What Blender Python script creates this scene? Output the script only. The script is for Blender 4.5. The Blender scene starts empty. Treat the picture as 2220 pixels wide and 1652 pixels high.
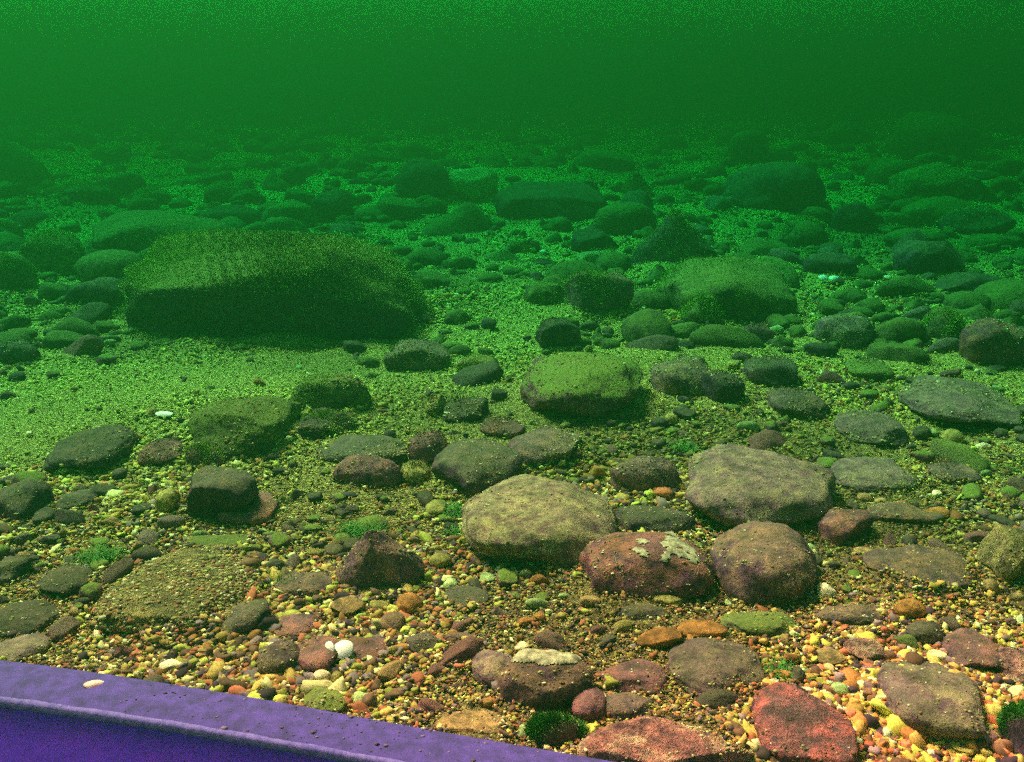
import bpy, bmesh, math, random
import numpy as np
from mathutils import Vector, Matrix, Euler
R = math.radians
scene = bpy.context.scene
col = scene.collection

# ------------------------------------------------------------------ camera
CAM_H, PITCH, HFOV = 0.80, R(16.6), R(55.0)
cd = bpy.data.cameras.new('camera'); cam = bpy.data.objects.new('camera', cd); col.objects.link(cam)
cam.location = (0, 0, CAM_H); cam.rotation_euler = (R(90) - PITCH, 0, 0)
cd.sensor_width = 36; cd.lens = 18 / math.tan(HFOV / 2); cd.clip_start = 0.02; cd.clip_end = 400
scene.camera = cam
# ------------------------------------------------------------------ light
SUN_EL, SUN_AZ = R(52), R(-42)            # azimuth from +Y towards +X
w = bpy.data.worlds.new('World'); scene.world = w; w.use_nodes = True
nt = w.node_tree; bg = nt.nodes['Background']; sky = nt.nodes.new('ShaderNodeTexSky')
sky.sky_type = 'NISHITA'; sky.sun_disc = False; sky.sun_elevation = SUN_EL; sky.sun_rotation = SUN_AZ
WB = (1.0, 0.037, 0.0375)                  # the camera's under-water white balance, the same for sky and sun
wm = nt.nodes.new('ShaderNodeMix'); wm.data_type = 'RGBA'; wm.blend_type = 'MULTIPLY'; wm.inputs[0].default_value = 1; wm.inputs[7].default_value = (*WB, 1)
nt.links.new(sky.outputs[0], wm.inputs[6]); nt.links.new(wm.outputs[2], bg.inputs[0]); bg.inputs[1].default_value = 0.085
sd = bpy.data.lights.new('sun', 'SUN'); sd.energy = 5.0; sd.angle = R(24); sd.color = WB
sun = bpy.data.objects.new('sun', sd); col.objects.link(sun)
sv = Vector((math.sin(SUN_AZ) * math.cos(SUN_EL), math.cos(SUN_AZ) * math.cos(SUN_EL), math.sin(SUN_EL)))
sun.rotation_euler = sv.to_track_quat('Z', 'Y').to_euler(); sun.location = sv * 20
scene.view_settings.view_transform = 'Standard'; scene.view_settings.look = 'None'
scene.view_settings.exposure = 6.34; scene.view_settings.gamma = 1.0
scene.render.engine = 'CYCLES'
scene.cycles.max_bounces = 4; scene.cycles.diffuse_bounces = 2; scene.cycles.volume_bounces = 1
scene.cycles.use_denoising = False
scene.cycles.use_adaptive_sampling = True; scene.cycles.adaptive_threshold = 0.9; scene.cycles.adaptive_min_samples = 7   # keep the grain of a high-ISO picture

# ------------------------------------------------------------------ helpers
random.seed(5); rng = np.random.default_rng(11)
F = 1110 / math.tan(HFOV / 2)             # focal length in overview pixels (2220 x 1652)
CP, SP = math.cos(PITCH), math.sin(PITCH)

class Wave:
    """cheap smooth noise: a sum of randomly turned sines"""
    def __init__(s, freq, n=10, seed=0, dim=3):
        g = np.random.default_rng(seed); d = g.normal(size=(n, dim)); d /= np.linalg.norm(d, axis=1)[:, None]
        s.k = d * freq * g.uniform(0.6, 1.6, (n, 1)); s.p = g.uniform(0, 6.28, n); s.n = n
    def __call__(s, P):
        return np.sin(P @ s.k.T + s.p).sum(1) / math.sqrt(s.n)

G1, G2, G3 = Wave(1.1, 8, 1, 2), Wave(4.0, 12, 2, 2), Wave(17, 14, 3, 2)
def zg(x, y):
    P = np.stack([np.asarray(x, float).ravel(), np.asarray(y, float).ravel()], 1)
    d = np.hypot(P[:, 0], P[:, 1])
    far = np.clip((d - 3) / 5, 0, 1)
    z = G1(P) * (0.010 + 0.05 * far) + G2(P) * (0.008 + 0.02 * far) + G3(P) * 0.003
    z += 0.05 * np.exp(-(((P[:, 0] + 1.0) / 0.7) ** 2 + ((P[:, 1] - 2.45) / 0.35) ** 2))   # gravel bank before the great boulder
    return z.reshape(np.shape(x)) if np.shape(x) else float(z[0])

def project(P):
    y, z = P[:, 1], P[:, 2] - CAM_H
    depth = y * CP - z * SP; up = y * SP + z * CP
    depth = np.maximum(depth, 0.05)
    return 1110 + F * P[:, 0] / depth, 826 - F * up / depth
def hit(u, v, z=0.0):
    """point where the ray through overview pixel u,v meets height z"""
    a, b = (u - 1110) / F, (826 - v) / F
    d = Vector((a, CP + b * SP, -SP + b * CP))
    if d.z > -0.01: d.z = -0.01
    t = (z - CAM_H) / d.z
    return d.x * t, d.y * t

_ico = {}
def ico(sub):
    if sub not in _ico:
        bm = bmesh.new(); bmesh.ops.create_icosphere(bm, subdivisions=sub, radius=1)
        _ico[sub] = (np.array([v.co[:] for v in bm.verts]), np.array([[v.index for v in f.verts] for f in bm.faces])); bm.free()
    return _ico[sub]
def mesh_np(name, V, T, colors=None, smooth=True):
    k = T.shape[1]
    me = bpy.data.meshes.new(name); me.vertices.add(len(V)); me.vertices.foreach_set('co', np.ascontiguousarray(V, np.float32).ravel())
    me.loops.add(T.size); me.loops.foreach_set('vertex_index', np.ascontiguousarray(T, np.int32).ravel())
    me.polygons.add(len(T)); me.polygons.foreach_set('loop_start', np.arange(0, T.size, k, dtype=np.int32))
    me.polygons.foreach_set('use_smooth', np.full(len(T), smooth))
    if colors is not None:
        a = me.attributes.new('tint', 'FLOAT_COLOR', 'POINT')
        a.data.foreach_set('color', np.ascontiguousarray(np.c_[colors, np.ones(len(V))], np.float32).ravel())
    me.update(calc_edges=True)
    return me
def link(name, me, mat, parent=None, **props):
    o = bpy.data.objects.new(name, me); col.objects.link(o)
    if mat: me.materials.append(mat)
    if parent: o.parent = parent
    for k, v in props.items(): o[k] = v
    return o

# ------------------------------------------------------------------ materials
def mat_new(name):
    m = bpy.data.materials.new(name); m.use_nodes = True; t = m.node_tree
    return m, t, t.nodes, t.links, t.nodes['Principled BSDF']
def nz(N, L, vec, scale, detail=6, rough=0.6):
    n = N.new('ShaderNodeTexNoise'); n.inputs['Scale'].default_value = scale
    n.inputs['Detail'].default_value = detail; n.inputs['Roughness'].default_value = rough
    L.new(vec, n.inputs['Vector']); return n.outputs['Fac']
def ramp(N, L, fac, *stops):
    r = N.new('ShaderNodeValToRGB'); e = r.color_ramp.elements
    while len(e) < len(stops): e.new(0.5)
    for i, (p, c) in enumerate(stops):
        e[i].position = p; e[i].color = (*c, 1) if len(c) == 3 else c
    L.new(fac, r.inputs[0]); return r.outputs[0]
def mixc(N, L, fac, a, b, mode='MIX'):
    m = N.new('ShaderNodeMix'); m.data_type = 'RGBA'; m.blend_type = mode
    if isinstance(fac, (int, float)): m.inputs[0].default_value = fac
    else: L.new(fac, m.inputs[0])
    for i, c in ((6, a), (7, b)):
        if isinstance(c, tuple): m.inputs[i].default_value = (*c, 1)
        else: L.new(c, m.inputs[i])
    return m.outputs[2]
def mth(N, L, op, a, b=0.0):
    m = N.new('ShaderNodeMath'); m.operation = op
    for i, c in ((0, a), (1, b)):
        if isinstance(c, (int, float)): m.inputs[i].default_value = c
        else: L.new(c, m.inputs[i])
    return m.outputs[0]
FILM = (0.075, 0.10, 0.026)
def stone_mat(name, base, second, dark, film=0.22, speck=0.3, bump=0.5, crust=None, scale=1.0):
    m, t, N, L, P = mat_new(name)
    geo = N.new('ShaderNodeNewGeometry'); tc = N.new('ShaderNodeTexCoord'); oi = N.new('ShaderNodeObjectInfo')
    off = N.new('ShaderNodeVectorMath'); off.operation = 'ADD'
    mul = N.new('ShaderNodeVectorMath'); mul.operation = 'SCALE'; L.new(oi.outputs['Location'], mul.inputs[0]); mul.inputs['Scale'].default_value = 3.7
    L.new(tc.outputs['Object'], off.inputs[0]); L.new(mul.outputs[0], off.inputs[1]); v = off.outputs[0]
    big = nz(N, L, v, 9 * scale, 5); mid = nz(N, L, v, 38 * scale, 6, 0.7); fine = nz(N, L, v, 170 * scale, 5, 0.75)
    c = mixc(N, L, ramp(N, L, big, (0.38, (0, 0, 0)), (0.62, (1, 1, 1))), base, second)
    c = mixc(N, L, ramp(N, L, mid, (0.38, (1, 1, 1)), (0.56, (0, 0, 0))), c, dark)
    # pale grains and dark pits of the stone itself
    c = mixc(N, L, mth(N, L, 'MULTIPLY', ramp(N, L, fine, (0.56, (0, 0, 0)), (0.72, (1, 1, 1))), speck), c, (0.42, 0.36, 0.25))
    c = mixc(N, L, mth(N, L, 'MULTIPLY', ramp(N, L, fine, (0.30, (1, 1, 1)), (0.43, (0, 0, 0))), 0.75), c, tuple(x * 0.4 for x in dark))
    if crust:
        cr = nz(N, L, v, 16 * scale, 8, 0.75)
        c = mixc(N, L, ramp(N, L, cr, (0.50, (0, 0, 0)), (0.60, (1, 1, 1))), c, crust)
    blot = nz(N, L, v, 26 * scale, 10, 0.82)
    c = mixc(N, L, 0.85, c, ramp(N, L, blot, (0.36, (0.30, 0.27, 0.34)), (0.47, (0.9, 0.86, 0.9)), (0.60, (1.9, 1.8, 1.5))), 'MULTIPLY')
    # algae film and silt settled on the upper faces; at full strength it paints lit tops
    sx = N.new('ShaderNodeSeparateXYZ'); L.new(geo.outputs['Normal'], sx.inputs[0])
    f = mth(N, L, 'ADD', sx.outputs[2], mth(N, L, 'MULTIPLY', mth(N, L, 'SUBTRACT', mid, 0.5), 1.8))
    f = ramp(N, L, f, (0.38, (0, 0, 0)), (0.85, (1, 1, 1)))
    c = mixc(N, L, mth(N, L, 'MULTIPLY', f, film), c, mixc(N, L, fine, (0.06, 0.09, 0.018), (0.24, 0.31, 0.07)))
    hs = N.new('ShaderNodeHueSaturation'); L.new(c, hs.inputs['Color'])
    L.new(mth(N, L, 'ADD', 0.75, mth(N, L, 'MULTIPLY', oi.outputs['Random'], 0.5)), hs.inputs['Value'])
    L.new(hs.outputs[0], P.inputs['Base Color']); P.inputs['Roughness'].default_value = 0.88
    P.inputs['Specular IOR Level'].default_value = 0.2
    b1 = N.new('ShaderNodeBump'); b1.inputs['Strength'].default_value = bump; b1.inputs['Distance'].default_value = 0.02
    L.new(mth(N, L, 'ADD', mid, mth(N, L, 'MULTIPLY', fine, 0.45)), b1.inputs['Height']); L.new(b1.outputs[0], P.inputs['Normal'])
    return m
M = {  # many second and dark tones lean purple, painting in the tint of shaded sides
 'brown':  stone_mat('brown stone', (0.20, 0.10, 0.085), (0.15, 0.07, 0.12), (0.07, 0.025, 0.08)),
 'topped': stone_mat('brown stone with painted lit top', (0.22, 0.09, 0.09), (0.17, 0.06, 0.13), (0.09, 0.025, 0.085), film=1.0),  # full film puts the green light on the top into the colour
 'dark_lit_top': stone_mat('dark stone with painted lit top', (0.095, 0.038, 0.06), (0.068, 0.025, 0.085), (0.032, 0.010, 0.055), film=1.0),  # lit top painted over dark stone, along with its moss
 'red':    stone_mat('red brown stone', (0.28, 0.085, 0.09), (0.19, 0.06, 0.13), (0.09, 0.025, 0.085), film=0.2),
 'dark':   stone_mat('dark stone', (0.095, 0.042, 0.065), (0.068, 0.028, 0.085), (0.032, 0.010, 0.055), film=0.3),
 'mossy':  stone_mat('mossy stone', (0.17, 0.19, 0.06), (0.11, 0.10, 0.06), (0.05, 0.035, 0.05), film=0.7),
 'grey':   stone_mat('grey brown stone', (0.21, 0.15, 0.13), (0.18, 0.10, 0.16), (0.10, 0.04, 0.10), film=0.2),
 'pale':   stone_mat('pale stone', (0.34, 0.29, 0.17), (0.28, 0.19, 0.18), (0.16, 0.07, 0.12), film=0.22, speck=0.8),
 'crusty': stone_mat('gravel crusted stone', (0.30, 0.23, 0.12), (0.22, 0.16, 0.09), (0.08, 0.045, 0.05), film=0.3, speck=0.9, bump=1.0),
 'pink':   stone_mat('pink mottled rock', (0.62, 0.26, 0.26), (0.45, 0.18, 0.22), (0.12, 0.05, 0.09), film=0.05, speck=0.6, crust=(0.66, 0.46, 0.36), bump=0.9),
 'scarlet':stone_mat('scarlet mottled rock', (0.55, 0.08, 0.11), (0.26, 0.08, 0.13), (0.07, 0.03, 0.07), film=0.12, speck=0.4, bump=0.8, crust=(0.10, 0.045, 0.09)),
 'yellow': stone_mat('yellow stone', (0.42, 0.33, 0.13), (0.32, 0.25, 0.09), (0.18, 0.12, 0.05), film=0.3, scale=2, bump=0.4),
 'orange': stone_mat('orange stone', (0.42, 0.17, 0.06), (0.30, 0.12, 0.05), (0.18, 0.07, 0.03), film=0.1, scale=2, bump=0.4),
 'tan':    stone_mat('tan stone', (0.44, 0.28, 0.15), (0.34, 0.20, 0.11), (0.20, 0.12, 0.07), film=0.1, scale=2, bump=0.4),
 'white':  stone_mat('cream stone', (0.78, 0.70, 0.52), (0.68, 0.58, 0.40), (0.50, 0.40, 0.28), film=0.0, scale=2, bump=0.25),
 'green':  stone_mat('pale green stone', (0.36, 0.46, 0.24), (0.28, 0.38, 0.18), (0.18, 0.24, 0.11), film=0.2, scale=2, bump=0.3),
}
def plain(name, base, second, rough=0.7, scale=60, bump=0.2):
    m, t, N, L, P = mat_new(name); tc = N.new('ShaderNodeTexCoord')
    n = nz(N, L, tc.outputs['Object'], scale, 6)
    L.new(mixc(N, L, ramp(N, L, n, (0.35, (0, 0, 0)), (0.65, (1, 1, 1))), base, second), P.inputs['Base Color'])
    P.inputs['Roughness'].default_value = rough
    b = N.new('ShaderNodeBump'); b.inputs['Strength'].default_value = bump; b.inputs['Distance'].default_value = 0.003
    L.new(n, b.inputs['Height']); L.new(b.outputs[0], P.inputs['Normal']); return m
M['shell'] = plain('white shell', (0.90, 0.90, 0.90), (0.82, 0.82, 0.84), 0.5)
M['crust'] = plain('pale lime crust', (0.48, 0.48, 0.34), (0.14, 0.13, 0.09), 0.9, 90, 0.9)
M['algae'] = plain('green algae', (0.03, 0.13, 0.015), (0.06, 0.30, 0.03), 0.8, 40)
M['fuzz'] = plain('olive algae fuzz', (0.22, 0.34, 0.06), (0.42, 0.58, 0.12), 0.85, 30)
M['front'] = plain('violet coating of the shaded face', (0.15, 0.006, 0.98), (0.10, 0.003, 0.95), 0.8, 30, 0.3)  # same coating as the rail, stronger violet painted in for its shaded face
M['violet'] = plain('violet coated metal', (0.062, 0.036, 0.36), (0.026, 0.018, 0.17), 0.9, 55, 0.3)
M['ridge_highlight'] = plain('painted highlight on the coating', (0.15, 0.12, 0.55), (0.06, 0.045, 0.38), 0.8, 120, 0.4)  # paler violet painting the highlight along the ridge
M['fragment'] = plain('red and white shell fragment', (0.85, 0.82, 0.8), (0.4, 0.03, 0.05), 0.5, 60, 0.2)

# gravel: each grain carries its own colour
m, t, N, L, P = mat_new('river gravel'); at = N.new('ShaderNodeAttribute'); at.attribute_name = 'tint'
tc = N.new('ShaderNodeTexCoord'); n = nz(N, L, tc.outputs['Object'], 260, 4, 0.7)
L.new(mixc(N, L, ramp(N, L, n, (0.3, (0.55, 0.5, 0.5)), (0.6, (1, 1, 1))), (0, 0, 0), at.outputs['Color']) if False else
      mixc(N, L, 1.0, at.outputs['Color'], ramp(N, L, n, (0.3, (0.5, 0.47, 0.45)), (0.62, (1, 1, 1))), 'MULTIPLY'), P.inputs['Base Color'])
P.inputs['Roughness'].default_value = 0.85; P.inputs['Specular IOR Level'].default_value = 0.25; M['gravel'] = m
# riverbed between the grains
m, t, N, L, P = mat_new('sandy riverbed'); tc = N.new('ShaderNodeTexCoord'); v = tc.outputs['Object']
n2 = nz(N, L, v, 130, 6, 0.85); at = N.new('ShaderNodeAttribute'); at.attribute_name = 'tint'
c = mixc(N, L, 1.0, at.outputs['Color'], ramp(N, L, n2, (0.36, (0.12, 0.10, 0.12)), (0.50, (0.7, 0.65, 0.6)), (0.64, (2.2, 2.1, 1.9))), 'MULTIPLY')
L.new(c, P.inputs['Base Color']); P.inputs['Roughness'].default_value = 0.95
b = N.new('ShaderNodeBump'); b.inputs['Strength'].default_value = 1; b.inputs['Distance'].default_value = 0.01
L.new(n2, b.inputs['Height']); L.new(b.outputs[0], P.inputs['Normal']); M['bed'] = m

def bank(x, y):        # clean pale gravel: the bank in front of the great boulder and the runnel to its right
    a_ = np.exp(-(((x + 0.95) / 0.75) ** 2 + ((y - 2.42) / 0.42) ** 2)); b_ = 0.7 * np.exp(-(((x + 0.08 - (y - 3) * 0.12) / 0.34) ** 2 + ((y - 3.4) / 0.75) ** 2)) * 0.8
    c_ = np.exp(-(((x + 0.1) / 0.7) ** 2 + ((y - 5.0) / 0.8) ** 2)) * 0.3
    return np.maximum(np.maximum(a_, b_), c_)
def tone(x, y):
    """how the gravel's own colour drifts: algae stained, clean pale bank, cleaner and with rosy light painted in towards the near right"""
    P_ = np.stack([np.ravel(x), np.ravel(y)], 1); d = np.hypot(x, y); bk_ = bank(x, y)
    alg = (np.clip(Wave(2.3, 9, 44, 2)(P_) * 0.9 - 0.15 + 0.7 * Wave(9, 9, 45, 2)(P_), 0, 1)).reshape(np.shape(x)) * (1 - bk_) * 0.5
    rs = np.clip((x - 0.05) / 0.5, 0, 1) * np.clip((1.75 - y) / 0.6, 0, 1)  # cleaner gravel, plus brighter near right light put into its colour
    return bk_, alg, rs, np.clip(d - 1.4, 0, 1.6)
# ------------------------------------------------------------------ the riverbed: one sheet, fine near the camera
def axis(lo, hi, n, p):
    s = np.linspace(-1, 1, n); return np.sign(s) * np.abs(s) ** p
xs = axis(-1, 1, 360, 2.2) * 45
ys = -8 + 0 * xs; ys = np.concatenate([np.linspace(-12, 0.4, 14)[:-1], 0.4 + (np.linspace(0, 1, 420) ** 2.3) * 55])
X, Y = np.meshgrid(xs, ys); Z = zg(X, Y) - 0.004
idx = np.arange(X.size).reshape(X.shape)
Q = np.stack([idx[:-1, :-1], idx[:-1, 1:], idx[1:, 1:], idx[1:, :-1]], -1).reshape(-1, 4)
BX, BY, BZ, BQ = X, Y, Z, Q
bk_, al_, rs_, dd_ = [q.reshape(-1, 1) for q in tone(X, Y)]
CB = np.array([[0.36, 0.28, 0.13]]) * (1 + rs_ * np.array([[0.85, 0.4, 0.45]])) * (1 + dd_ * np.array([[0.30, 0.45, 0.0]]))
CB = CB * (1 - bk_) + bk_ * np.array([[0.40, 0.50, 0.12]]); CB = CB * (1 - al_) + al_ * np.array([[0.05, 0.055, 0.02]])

# ------------------------------------------------------------------ stones
def stone_shape(sub, seed, kind):
    V, T = ico(sub); V = V.copy(); g = np.random.default_rng(seed)
    p = {'round': 2.15, 'flat': 2.5, 'angular': 2.7, 'boulder': 2.6, 'wedge': 2.3, 'peak': 2.0, 'block': 4.2}[kind]
    V = V / ((np.abs(V) ** p).sum(1) ** (1 / p))[:, None]
    ncut, dmin = {'round': (3, 0.86), 'flat': (5, 0.72), 'angular': (11, 0.60), 'boulder': (7, 0.72), 'wedge': (5, 0.75), 'peak': (8, 0.66), 'block': (3, 0.84)}[kind]
    for _ in range(ncut):
        d = g.normal(size=3); d[2] *= 0.8; d /= np.linalg.norm(d); dist = g.uniform(dmin, 0.97)
        e = np.maximum(V @ d - dist, 0); V -= e[:, None] * d * 0.88
    if kind == 'peak':
        s = np.clip((V[:, 2] + 0.4) / 1.4, 0, 1); V[:, :2] *= (1 - 0.72 * s)[:, None]; V[:, 0] -= 0.1 * s
    if kind == 'block':
        V[:, 0] *= 1 - 0.30 * np.clip(V[:, 2] + 0.1, 0, 1) * (V[:, 0] > 0); V[:, 2] *= 1 - 0.75 * np.clip(V[:, 0] - 0.40, 0, 1)
    if kind == 'wedge':
        V[:, 2] *= 1 - 0.22 * V[:, 0]; V[:, 0] += 0.12 * V[:, 2]
    kn = 0.35 if kind == 'block' else 1.0
    V *= (1 + kn * 0.09 * Wave(2.2, 8, seed + 1)(V) + 0.042 * Wave(5.5, 10, seed + 2)(V))[:, None]
    if sub >= 4: V *= (1 + 0.017 * Wave(14, 14, seed + 3)(V) + (0.007 * Wave(45, 16, seed + 4)(V)))[:, None]
    return V, T

occupied = []      # (x, y, radius) of every placed stone
seeds = [100]
LOW = {'round': 0.62, 'flat': 0.26, 'angular': 0.42, 'boulder': 0.42, 'wedge': 0.5, 'peak': 0.7, 'block': 0.5}
def fit_stone(name, box, kind='round', mat='brown', br=0.85, sink=0.3, tilt=0.0, sub=None, low=None, **props):
    """a stone whose silhouette fills the given box of the photograph while lying on the bed"""
    xl, yt, xr, yb = box; seeds[0] += 7
    if sub is None: sub = 5 if (xr - xl) > 150 else 4 if (xr - xl) > 55 else 3
    V, T = stone_shape(sub, seeds[0], kind)
    ca, sa = math.cos(tilt), math.sin(tilt)
    uc = (xl + xr) / 2; x, y = hit(uc, yb); z0 = zg(x, y); x, y = hit(uc, yb, z0)
    depth = y * CP + (CAM_H - z0) * SP
    a = (xr - xl) / 2 * depth / F; bx = br * a; c = 0.5 * a; y += bx * 0.8
    near = yb > 800
    if near: low = low or LOW[kind]; c = low * a
    for it in range(14):
        z0 = zg(x, y); W = V * (a, bx, c)
        W = np.stack([W[:, 0] * ca - W[:, 2] * sa, W[:, 1], W[:, 0] * sa + W[:, 2] * ca], 1)
        W = W + (x, y, z0 + c * sink)
        up = W[:, 2] > z0 - 0.002
        u, v = project(W[up]); 
        ul, ur, vt, vb = u.min(), u.max(), v.min(), v.max()
        sw = (xr - xl) / (ur - ul); a *= sw ** 0.8
        x += ((xl + xr) / 2 - (ul + ur) / 2) * depth / F
        dy = (vb - yb) / F * depth / math.sin(PITCH + math.atan((yb - 826) / F)) 
        y += np.clip(dy, -0.25, 0.25) * 0.8
        r = (yb - yt) / max(vb - vt, 1)
        if near:
            bx *= r ** 0.9
            if bx < 0.5 * a or bx > 1.35 * a: c *= r ** 0.5
            elif it > 8: pass
            else: c = c * 0.5 + 0.5 * low * a
            c = min(max(c, 0.16 * a), 1.1 * a); bx = min(max(bx, 0.5 * a), 1.35 * a)
            depth = y * CP + (CAM_H - z0) * SP
            continue
        c *= r ** 0.9; bx = bx * (r ** 0.35) if (c <= 0.22 * a or c >= 1.2 * a) else bx * (1 - 0.3) + 0.3 * br * a
        c = min(max(c, 0.2 * a), 1.25 * a); bx = min(max(bx, 0.35 * a), 1.8 * a)
        depth = y * CP + (CAM_H - z0) * SP
    z0 = zg(x, y); W = V * (a, bx, c)
    W = np.stack([W[:, 0] * ca - W[:, 2] * sa, W[:, 1], W[:, 0] * sa + W[:, 2] * ca], 1) + (0, 0, c * sink)
    o = link(name, mesh_np(name, W, T), M[mat], **props); o.location = (x, y, z0)
    occupied.append((x, y, max(a, bx) * 0.92)); o_data[o.name] = (a, bx, c, z0)
    landmarks.append((x, y, a, props.get('label', '')))
    return o
o_data, landmarks = {}, []

def fuzz(o, n, length, mat='fuzz', name='algae_fuzz', upmin=0.15, width=0.0011):
    """short algae growing on the upper faces of a stone"""
    me = o.data; V = np.empty(len(me.vertices) * 3, np.float32); me.vertices.foreach_get('co', V); V = V.reshape(-1, 3)
    Nn = np.array([v.normal[:] for v in me.vertices])
    patch = Wave(3 / max(o_data[o.name][0], 0.03), 8, len(V) + n)(V)
    ok = np.where((Nn[:, 2] > upmin) & (V[:, 2] > 0.0) & (patch > -1.3))[0]
    if len(ok) == 0: return
    i = rng.choice(ok, n); base = V[i] + rng.normal(0, 0.35 * o_data[o.name][0] / math.sqrt(len(V)) * 3.5, (n, 3)) * (1, 1, 0.4)
    base -= Nn[i] * 0.004
    d = Nn[i] * 0.7 + rng.normal(0, 0.55, (n, 3)) + (0, 0, 0.5); d /= np.linalg.norm(d, axis=1)[:, None]
    s = np.cross(d, rng.normal(size=(n, 3))); s /= np.linalg.norm(s, axis=1)[:, None]
    ln = length * rng.uniform(0.4, 1.3, (n, 1)) * np.clip(0.75 + 0.8 * patch[i], 0.15, 2.2)[:, None]
    A = base - s * width; B = base + s * width; C = base + d * ln
    W = np.stack([A, B, C], 1).reshape(-1, 3)
    link(name, mesh_np(name, W, np.arange(3 * n).reshape(-1, 3), smooth=False), M[mat], parent=o)

def crust_cap(o, box, thick=0.006, name='lime_crust', mat='crust', seed=1, thr=0.0):
    """a thin crust on the part of a stone that shows inside the given box"""
    me = o.data; V = np.array([v.co[:] for v in me.vertices]); Nn = np.array([v.normal[:] for v in me.vertices])
    W = V + np.array(o.location); u, v = project(W)
    xl, yt, xr, yb = box
    e = ((u - (xl + xr) / 2) / ((xr - xl) / 2)) ** 2 + ((v - (yt + yb) / 2) / ((yb - yt) / 2)) ** 2
    k = 1 - e + 0.55 * Wave(90, 12, seed)(V) + 0.75 * Wave(240, 16, seed + 8)(V) - thr - 0.3
    inside = k > 0
    T = np.array([p.vertices[:] for p in me.polygons]); keep = inside[T].sum(1) >= 2
    T = T[keep & ((Nn[T].mean(1) @ np.array([0, -0.7, 0.6])) > 0.05)]
    if len(T) == 0: return
    ids, inv = np.unique(T, return_inverse=True); T = inv.reshape(-1, 3)
    lift = thick * np.clip(k[ids], -0.3, 0.8) * (1 + 0.5 * Wave(260, 10, seed + 5)(V[ids]))
    link(name, mesh_np(name, V[ids] + Nn[ids] * (lift + 0.0012)[:, None], T), M[mat], parent=o)

def S(name, cat, box, kind, mat, label, **k):
    return fit_stone(name, box, kind, mat, label=label, category=cat, **k)
BO, CO, PE = 'boulder', 'cobble', 'pebble'
big = S(BO, BO, (268, 503, 918, 737), 'block', 'dark_lit_top', 'largest dark boulder with a mossy green top behind the pale gravel bank', br=0.6, sink=0.45)
back = S(BO, BO, (190, 455, 520, 570), 'boulder', 'mossy', 'mossy boulder just behind the left end of the largest dark boulder', br=0.8)
st = []
def A(*a, **k): st.append(S(*a, **k)); return st[-1]
# far stones
A(BO, BO, (40, 500, 195, 606), 'round', 'mossy', 'rounded mossy boulder left of the largest dark boulder')
A(BO, BO, (-25, 545, 82, 628), 'round', 'mossy', 'mossy stone cut by the left edge, level with the largest dark boulder')
A(CO, CO, (-30, 474, 52, 520), 'round', 'mossy', 'small green topped stone high on the left edge')
A(CO, CO, (140, 600, 290, 672), 'flat', 'dark', 'low dark stone at the left foot of the largest dark boulder')
A(CO, CO, (-20, 735, 92, 790), 'flat', 'dark', 'dark flat stone on the left edge beside the pale gravel bank')
bt = A(BO, BO, (962, 368, 1080, 437), 'angular', 'green', 'pale green topped dome shaped boulder in the far middle', sink=0.45)
A(BO, BO, (862, 335, 985, 420), 'round', 'dark', 'dark boulder left of the pale topped far boulder')
A(BO, BO, (1072, 393, 1325, 478), 'boulder', 'dark', 'wide low dark boulder right of the pale topped far boulder')
tri = A(BO, BO, (1366, 455, 1560, 578), 'peak', 'dark', 'triangular dark boulder with a pointed top', br=0.8, sink=0.35)
A(BO, BO, (1560, 350, 1792, 455), 'boulder', 'dark', 'broad dark boulder in the far right half')
A(BO, BO, (1420, 556, 1730, 705), 'angular', 'mossy', 'large mossy boulder in front of the triangular dark boulder', br=1.2, sink=0.1)
A(CO, CO, (1800, 437, 1905, 502), 'round', 'dark', 'dark stone right of the broad far boulder')
A(BO, BO, (1925, 352, 2165, 440), 'boulder', 'mossy', 'wide faint boulder in the far right murk')
A(CO, CO, (2030, 446, 2205, 512), 'flat', 'dark', 'flat dark stone below the faint far right boulder')
A(CO, CO, (1248, 543, 1335, 576), 'flat', 'green', 'pale green flat stone left of the triangular dark boulder')
A(CO, CO, (1095, 520, 1172, 548), 'flat', 'mossy', 'small green ridged stone in the mid distance gravel')
A(CO, CO, (1238, 486, 1348, 546), 'angular', 'dark', 'dark stone behind the pale green flat stone')
A(CO, CO, (565, 432, 690, 500), 'round', 'mossy', 'green stone behind the right half of the largest dark boulder')
A(CO, CO, (670, 410, 768, 480), 'round', 'dark', 'dark stone right of the green stone behind the largest boulder')
A(CO, CO, (440, 392, 548, 440), 'round', 'mossy', 'faint green stone behind the mossy boulder on the left')
A(CO, CO, (280, 408, 372, 442), 'round', 'mossy', 'faint small stone far behind the mossy boulder on the left')
A(CO, CO, (120, 400, 260, 440), 'flat', 'dark', 'faint dark low stone in the far left murk')
A(CO, CO, (1345, 375, 1420, 425), 'peak', 'mossy', 'small faint pointed stone between the two broad dark boulders')
A(CO, CO, (1690, 470, 1790, 520), 'flat', 'mossy', 'flat mossy stone below the broad far dark boulder')
A(CO, CO, (1935, 520, 2100, 600), 'angular', 'dark', 'dark angular stone below the flat dark far right stone')
A(CO, CO, (2020, 590, 2190, 650), 'flat', 'dark', 'long dark low stone near the right edge in the mid distance')
A(CO, CO, (1740, 545, 1860, 600), 'flat', 'dark', 'dark ridge stone above the far white shell pair')
A(CO, CO, (1225, 585, 1375, 685), 'angular', 'brown', 'brown mossy stone left of the large mossy boulder')
A(CO, CO, (1475, 640, 1570, 705), 'angular', 'mossy', 'green lumpy stone at the foot of the large mossy boulder')
A(CO, CO, (1135, 610, 1225, 660), 'flat', 'mossy', 'low green stone on the mid distance gravel')
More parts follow.
